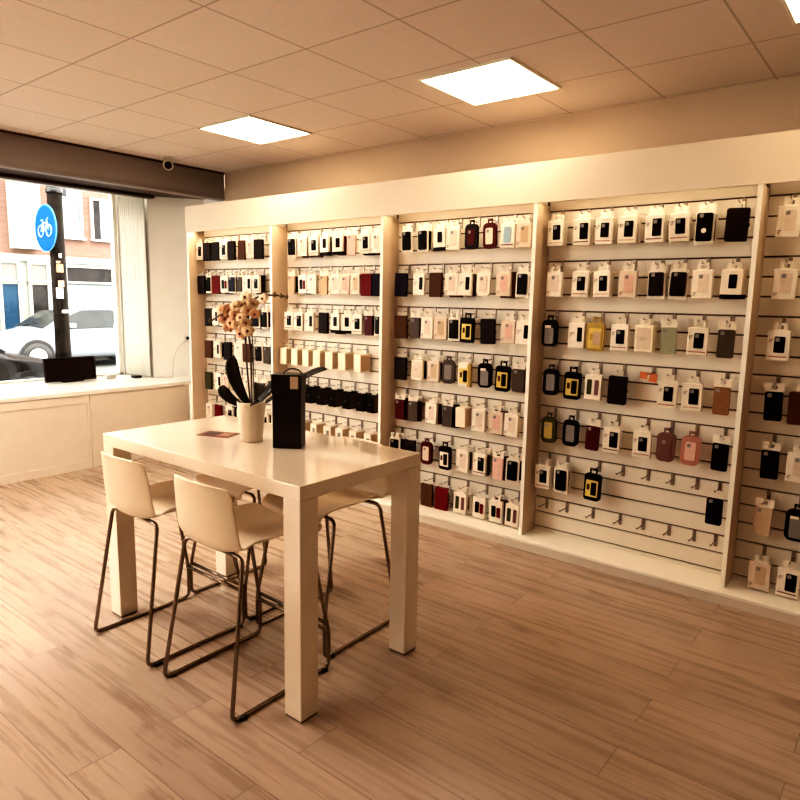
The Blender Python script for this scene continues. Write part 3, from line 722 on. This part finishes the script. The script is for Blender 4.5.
lf = empty('leaflet', (2.985, -2.005, TH), .35, 'thin reddish brown leaflet lying flat on the table by the pot', 'leaflet')
k = MB(); k.box((-.085, -.055, 0), (.085, .055, .0025)); k.build('page', lf, mat('leaflet_brown', (.20, .07, .05), .5, var=.2, scale=18))
k = MB(); k.box((-.07, -.04, .0026), (.0, .04, .0032)); k.build('printed_picture', lf, mat('leaflet_print', (.10, .05, .04), .5, var=.3, scale=30))
k = MB(); k.box((.015, -.035, .0026), (.07, .035, .0032)); k.build('printed_text', lf, mat('leaflet_pale', (.36, .20, .14), .5, var=.3, scale=40))

# ------------------------------------------------------------------ street outside
b = MB(); b.box((-12.0, -9, -.14), (-1.34, 14, -.12)); struct('road', b, 'grey street surface outside the window', m=mat('asphalt', (.10, .095, .09), .9, var=.15, scale=5))
b = MB(); b.box((-12.0, -9, -.12), (-11.5, 14, -.0)); b.box((-3.2, -9, -.12), (-1.34, 14, -.02)); struct('sidewalk', b, 'paved walk along the street', m=brick_like('paving', .3, .3, .008, (.24, .22, .20), (.27, .25, .23), (.17, .155, .145)))
# facade opposite, at x = -12
FX = -12.0
fc = empty('brick_building', (FX, 4, 0), 0, 'pink brick row building with white window frames across the street', 'building')
M_brick = brick_like('pink_brick', .21, .065, .010, (.155, .08, .062), (.19, .105, .085), (.17, .13, .11), off=(0, 0, 0), offset=.5, axis='YZ')
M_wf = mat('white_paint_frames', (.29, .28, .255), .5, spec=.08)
M_pane = mat('pale_reflecting_pane', (.15, .18, .185), .12, spec=.08, var=.2, scale=1.2)
M_dkp = mat('dark_pane', (.03, .025, .025), .1, spec=.08, var=.3, scale=2)
M_grp = mat('grey_pane', (.16, .14, .13), .3, spec=.08)
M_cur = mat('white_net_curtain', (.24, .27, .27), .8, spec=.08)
M_bl = mat('blue_grey_door', (.02, .045, .075), .35, spec=.08, var=.2, scale=2)
def fb(name, y0, y1, z0, z1, m, dx0=-.25, dx1=0, par=fc, bev=0):
    q_ = MB(); q_.box((dx0, y0-4, z0), (dx1, y1-4, z1), None, bev); return q_.build(name, par, m)
fb('brick_wall', -9, 14, 2.52, 9.0, M_brick, -.4, 0)
fb('lower_wall', -9, 14, -.1, 2.52, mat('ground_floor_render', (.26, .25, .225), .7, spec=.08, var=.03), -.4, -.02)
fb('string_course', -9, 14, 2.36, 2.52, M_wf, -.2, .06)
def fwin(y0, y1, z0, z1, kind='curtain', dx=0.0):
    fr = .07
    f = MB(); f.box((dx+.002, y0-4, z0), (dx+.07, y0-4+fr, z1-fr)); f.box((dx+.002, y1-4-fr, z0), (dx+.07, y1-4, z1-fr)); f.box((dx+.002, y0-4, z1-fr), (dx+.07, y1-4, z1)); f.box((dx+.002, y0-4-.03, z0-.05), (dx+.14, y1-4+.03, z0))
    o = f.build('window', fc, M_wf)
    q_ = MB(); ym = y0-4+(y1-y0)*.45
    if kind == 'half':
        q_.box((dx+.005, y0-4+fr, z0), (dx+.03, ym, z1-fr), M_dkp); q_.box((dx+.005, ym, z0), (dx+.03, y1-4-fr, z1-fr), M_cur)
    elif kind == 'curtain':
        q_.box((dx+.005, y0-4+fr, z0), (dx+.03, y1-4-fr, z1-fr), M_pane); q_.box((dx+.03, y0-4+fr, z0), (dx+.035, y0-4+fr+(y1-y0)*.3, z1-fr), M_cur)
    else:
        q_.box((dx+.005, y0-4+fr, z0), (dx+.03, y1-4-fr, z1-fr), {'dark': M_dkp, 'grey': M_grp, 'blue': M_bl, 'pane': M_pane}[kind])
    q_.build('pane', o)
# bay window with white sides
fb('bay_window', 2.92, 3.52, 2.64, 6.0, M_wf, 0, .42)
q_ = MB(); q_.box((.42, 3.02-4, 3.35), (.43, 3.40-4, 5.2), M_pane); q_.build('bay_pane', fc)
fwin(4.10, 4.72, 3.02, 4.45, 'curtain'); fwin(4.93, 5.53, 3.02, 4.10, 'half'); fwin(5.9, 6.6, 3.02, 4.3, 'curtain'); fwin(7.2, 7.9, 3.02, 4.3, 'half')
fwin(1.2, 1.9, 3.02, 4.4, 'curtain'); fwin(-.2, .5, 3.02, 4.4, 'half'); fwin(-1.8, -1.1, 3.02, 4.4, 'curtain')
fwin(2.60, 3.10, 1.90, 2.36, 'grey'); fwin(2.60, 3.10, -.05, 1.86, 'blue'); fwin(3.28, 3.80, 1.90, 2.36, 'grey'); fwin(3.28, 3.80, .9, 1.86, 'dark')
fwin(4.16, 5.50, 1.90, 2.33, 'dark'); fwin(1.3, 2.3, .8, 2.3, 'pane'); fwin(-.3, .9, .8, 2.3, 'dark'); fwin(6.0, 7.4, .8, 2.3, 'pane')
fb('garage_door', 4.16, 5.50, .0, 1.82, M_cur, 0, .05)
fb('downpipe', 5.62, 5.70, 0, 7, M_wf, 0, .08)

# sign pole
PX, PY = -3.0, -.012
pl = empty('sign_pole', (PX, PY, -.12), 0, 'thick dark street pole with stickers outside the window', 'pole')
k = MB(); k.tube([(0, 0, 0), (0, 0, .9), (0, 0, 1.0), (0, 0, 4.6)], .1, None, 20, [.098, .096, .090, .082]); k.build('pole_shaft', pl, mat('weathered_dark_pole', (.010, .006, .004), .6, spec=.08, var=.5, scale=8))
for (z, w_, h_, a_, c_) in ((1.52, .05, .13, -.9, (.78, .72, .66)), (1.66, .045, .08, -.6, (.35, .22, .14)), (1.34, .05, .035, -.3, (.85, .82, .78)), (1.84, .05, .10, -.7, (.32, .19, .10)), (2.02, .02, .05, -.3, (.7, .66, .62)), (1.95, .03, .03, -.7, (.4, .25, .15))):
    r_ = .0905; rows = [[(r_*math.cos(a_+i*w_/.09/4*1.6), r_*math.sin(a_+i*w_/.09/4*1.6), z+.12+h_*s_) for i in range(5)] for s_ in (0, 1)]
    k = MB(); k.grid(rows); k.build('sticker', pl, mat('sticker_%d' % int(z*100), c_, .6, var=.2, scale=30))
k = MB(); k.lathe([(.094, 2.92), (.10, 2.93), (.10, 2.97), (.094, 2.98)], None, (0, 0, 0), 18); k.box((.0, .05, 2.90), (.03, .14, 3.0), None, .006); k.build('clamp_ring', pl, M_black)
# blue round bicycle sign
sg = empty('bicycle_sign', (PX+.02, PY-.135, 2.37), 0, 'round blue street sign with a white bicycle on the dark pole', 'street sign')
ca = math.atan2(-3.9-(-.15), 5.6+3.0)              # towards the viewer
sg.rotation_euler = (0, 0, ca + PI/2 + math.radians(-66))
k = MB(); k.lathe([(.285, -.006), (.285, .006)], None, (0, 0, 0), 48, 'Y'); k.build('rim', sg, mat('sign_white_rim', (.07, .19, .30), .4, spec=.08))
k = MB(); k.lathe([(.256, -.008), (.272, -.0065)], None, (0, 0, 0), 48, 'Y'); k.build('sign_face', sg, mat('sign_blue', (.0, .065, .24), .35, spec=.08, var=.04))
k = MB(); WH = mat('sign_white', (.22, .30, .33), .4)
for cx_ in (-.105, .105):
    ring = [(cx_+.068*math.cos(2*PI*i/24), -.011, -.035+.068*math.sin(2*PI*i/24)) for i in range(25)]
    k.tube(ring, .010, WH, 6, None, False)
for a_, b_ in (((-.105, -.035), (-.04, .06)), ((-.04, .06), (.065, .06)), ((.065, .06), (.0, -.035)), ((.0, -.035), (-.04, .06)), ((-.105, -.035), (.0, -.035)), ((.105, -.035), (.06, .10)), ((.06, .10), (.10, .115)), ((-.04, .06), (-.05, .09)), ((-.085, .095), (-.02, .09))):
    k.tube([(a_[0], -.011, a_[1]), (b_[0], -.011, b_[1])], .010, WH, 6)
k.build('bicycle_emblem', sg)
k = MB(); k.box((-.02, .006, .25), (.02, .03, .27)); k.box((-.02, .006, -.27), (.02, .03, -.25)); k.build('bracket', sg, M_steel)

# cars
def car_mesh_body(paint):
    # stations along x (length), each a half outline: (x, z_bottom, z_belt, z_top, half width belt, half width roof)
    st_ = [(-2.18, .38, .60, .62, .60, .56), (-2.10, .26, .72, .76, .74, .68), (-1.75, .20, .84, .90, .84, .76), (-1.30, .20, .90, .95, .87, .78), (-1.00, .20, .91, 1.12, .88, .68), (-.62, .20, .92, 1.34, .88, .60),
           (-.20, .20, .92, 1.41, .88, .60), (.30, .20, .91, 1.39, .88, .60), (.62, .20, .90, 1.28, .88, .62), (1.05, .20, .88, .98, .87, .72), (1.30, .20, .84, .88, .86, .76), (1.80, .22, .76, .80, .82, .72), (2.10, .28, .62, .66, .72, .62), (2.20, .38, .52, .54, .58, .52)]
    rows = []
    for (x, zb, zl, zt, wb, wr) in st_:
        h = [(0, zb), (wb*.86, zb), (wb*.97, zb+.12), (wb*1.0, (zb+zl)/2), (wb*.98, zl-.03), (wb*.95, zl), (wr+(wb*.95-wr)*.12, zt-.05), (wr*.86, zt-.006), (0, zt+.015)]
        full = [(x, -y, z) for (y, z) in h] + [(x, y, z) for (y, z) in h[::-1][1:-1]]
        rows.append(full)
    k = MB(); k.grid(rows, None, True)
    return k, st_
def make_car(paint, label, loc, rz, cat='car'):
    c = empty('parked_car', loc, rz, label, cat, 'cars parked in the street')
    k, st_ = car_mesh_body(paint)
    k.bm.verts.ensure_lookup_table()
    n = 16
    for side in (0, -n):
        vs = [k.bm.verts[i] for i in (range(0, n) if side == 0 else range(len(k.bm.verts)-n, len(k.bm.verts)))]
        try: k.bm.faces.new(vs)
        except ValueError: pass
    o = k.build('bodywork', c, paint); m_ = o.modifiers.new('sub', 'SUBSURF'); m_.levels = 2; m_.render_levels = 2
    GL = mat('car_glass', (.03, .03, .03), .15, spec=.25, var=.2)
    for s in (-1, 1):
        q_ = MB()
        q_.grid([[(-.98, s*.845, .93), (-.44, s*.850, .93), (-.40, s*.850, .93), (.28, s*.850, .92), (.93, s*.835, .91)], [(-.62, s*.690, 1.24), (-.44, s*.655, 1.33), (-.40, s*.655, 1.335), (.26, s*.655, 1.33), (.55, s*.70, 1.22)]], GL, False, False)
        o = q_.build('side_window', c); m_ = o.modifiers.new('sol', 'SOLIDIFY'); m_.thickness = .02; m_.offset = 0
        q_ = MB(); q_.box((-.43, s*.85-.012, .93), (-.385, s*.85+.012, 1.0), paint); q_.build('door_pillar', c)
        for x in (-1.33, 1.36):
            q_ = MB(); q_.lathe([(.30, s*.70), (.315, s*.72), (.315, s*.86), (.29, s*.885), (.20, s*.885)], M_black, (x, 0, .315), 26, 'Y')
            wh = q_.build('wheel', c); q_ = MB(); q_.lathe([(.19, s*.884), (.185, s*.892), (.03, s*.897)], mat('alloy_rim', (.5, .5, .5), .3, metal=.8), (x, 0, .315), 20, 'Y'); q_.build('rim', wh)
            q_ = MB(); q_.lathe([(.36, s*.60), (.365, s*.868)], M_black, (x, 0, .33), 26, 'Y'); q_.build('wheel_arch', c)
        q_ = MB(); q_.box((.55, s*.90, .94), (.70, s*1.02, 1.05), paint, .03, 2); q_.build('mirror', c)
        q_ = MB(); q_.box((2.02, s*.42, .55), (2.15, s*.66, .66), mat('head_light', (.75, .75, .72), .2), .02, 2); q_.build('headlight', c)
        q_ = MB(); q_.box((-2.15, s*.45, .62), (-2.03, s*.68, .74), mat('tail_light', (.5, .04, .03), .25), .02, 2); q_.build('tail_light', c)
    q_ = MB(); q_.grid([[(1.16, y, .945 - abs(y)*.02) for y in (-.66, -.3, 0, .3, .66)], [(.66, y*.86, 1.305 - abs(y)*.04) for y in (-.66, -.3, 0, .3, .66)]], GL, False, False)
    o = q_.build('windscreen', c); m_ = o.modifiers.new('sol', 'SOLIDIFY'); m_.thickness = .03; m_.offset = 0
    q_ = MB(); q_.grid([[(-1.16, y, .99 - abs(y)*.02) for y in (-.62, -.3, 0, .3, .62)], [(-.70, y*.86, 1.315 - abs(y)*.04) for y in (-.62, -.3, 0, .3, .62)]], GL, False, False)
    o = q_.build('rear_window', c); m_ = o.modifiers.new('sol', 'SOLIDIFY'); m_.thickness = .03; m_.offset = 0
    q_ = MB(); q_.tube([(1.17, -.30, .97), (1.10, .05, 1.0), (1.06, .28, 1.035)], .012, M_black, 6); q_.build('wiper', c)
    return c
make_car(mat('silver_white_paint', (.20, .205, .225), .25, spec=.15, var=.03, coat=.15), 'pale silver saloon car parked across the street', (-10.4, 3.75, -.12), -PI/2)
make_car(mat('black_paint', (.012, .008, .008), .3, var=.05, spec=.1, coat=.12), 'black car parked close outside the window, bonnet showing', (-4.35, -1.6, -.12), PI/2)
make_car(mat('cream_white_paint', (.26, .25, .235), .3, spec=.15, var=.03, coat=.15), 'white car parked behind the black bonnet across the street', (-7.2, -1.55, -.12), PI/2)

# ------------------------------------------------------------------ light
wd = bpy.data.worlds.new('World'); SC.world = wd; wd.use_nodes = True
nt = wd.node_tree; bg = nt.nodes['Background']
sky = nt.nodes.new('ShaderNodeTexSky'); sky.sky_type = 'HOSEK_WILKIE'; sky.turbidity = 6; sky.sun_direction = (.5, -.3, .8)
mixw = nt.nodes.new('ShaderNodeMixRGB'); mixw.inputs[0].default_value = .85; mixw.inputs[2].default_value = (1, .97, .93, 1)
nt.links.new(sky.outputs[0], mixw.inputs[1]); nt.links.new(mixw.outputs[0], bg.inputs['Color']); bg.inputs['Strength'].default_value = 10
def area(name, loc, rot, sx, sy, power, col):
    l = bpy.data.lights.new(name, 'AREA'); l.shape = 'RECTANGLE'; l.size = sx; l.size_y = sy; l.energy = power; l.color = col
    o = bpy.data.objects.new(name, l); COL.objects.link(o); o.location = loc; o.rotation_euler = rot; return o
po_ = area('window_portal', (-1.36, -2.9, 1.68), (0, -PI/2, 0), 1.9, 5.3, 1, (1, 1, 1)); po_.data.cycles.is_portal = True
for x, w_ in ((0.61, .9), (1.83, .8), (3.05, .7), (4.27, .6), (5.49, .35)):
    area('led_strip', (x, -D+.045, 2.195), (math.radians(-22), 0, 0), 1.1, .03, 2.6*w_, (1, .86, .66))
s = bpy.data.lights.new('sun', 'SUN'); s.energy = 1.2; s.angle = .3; s.color = (1, .95, .88)
so_ = bpy.data.objects.new('sun', s); COL.objects.link(so_); so_.rotation_euler = (math.radians(20), math.radians(48), 0)

# ------------------------------------------------------------------ camera
cam = bpy.data.cameras.new('camera'); cam.sensor_width = 36; cam.lens = 657.58/800*36; cam.clip_start = .05
co = bpy.data.objects.new('camera', cam); COL.objects.link(co); SC.camera = co
yaw, pitch, roll = .672, .1507, .0187
F = Vector((-math.sin(yaw)*math.cos(pitch), math.cos(yaw)*math.cos(pitch), -math.sin(pitch))); R_ = Vector((math.cos(yaw), math.sin(yaw), 0)); U = R_.cross(F)
R2 = R_*math.cos(roll) + U*math.sin(roll); U2 = U*math.cos(roll) - R_*math.sin(roll)
mt = Matrix((R2, U2, -F)).transposed().to_4x4(); mt.translation = Vector((5.6111, -3.8995, 1.5763)); co.matrix_world = mt
SC.view_settings.view_transform = 'Standard'; SC.view_settings.look = 'None'; SC.view_settings.exposure = EXPO; SC.view_settings.gamma = 1.0
SC.view_settings.use_curve_mapping = True
cv_ = SC.view_settings.curve_mapping.curves[3]
cv_.points[0].location = (0, 0); cv_.points[-1].location = (1, 1)
for p_ in CURVE: cv_.points.new(*p_)
SC.view_settings.curve_mapping.update()
SC.cycles.max_bounces = 8; SC.cycles.transparent_max_bounces = 8
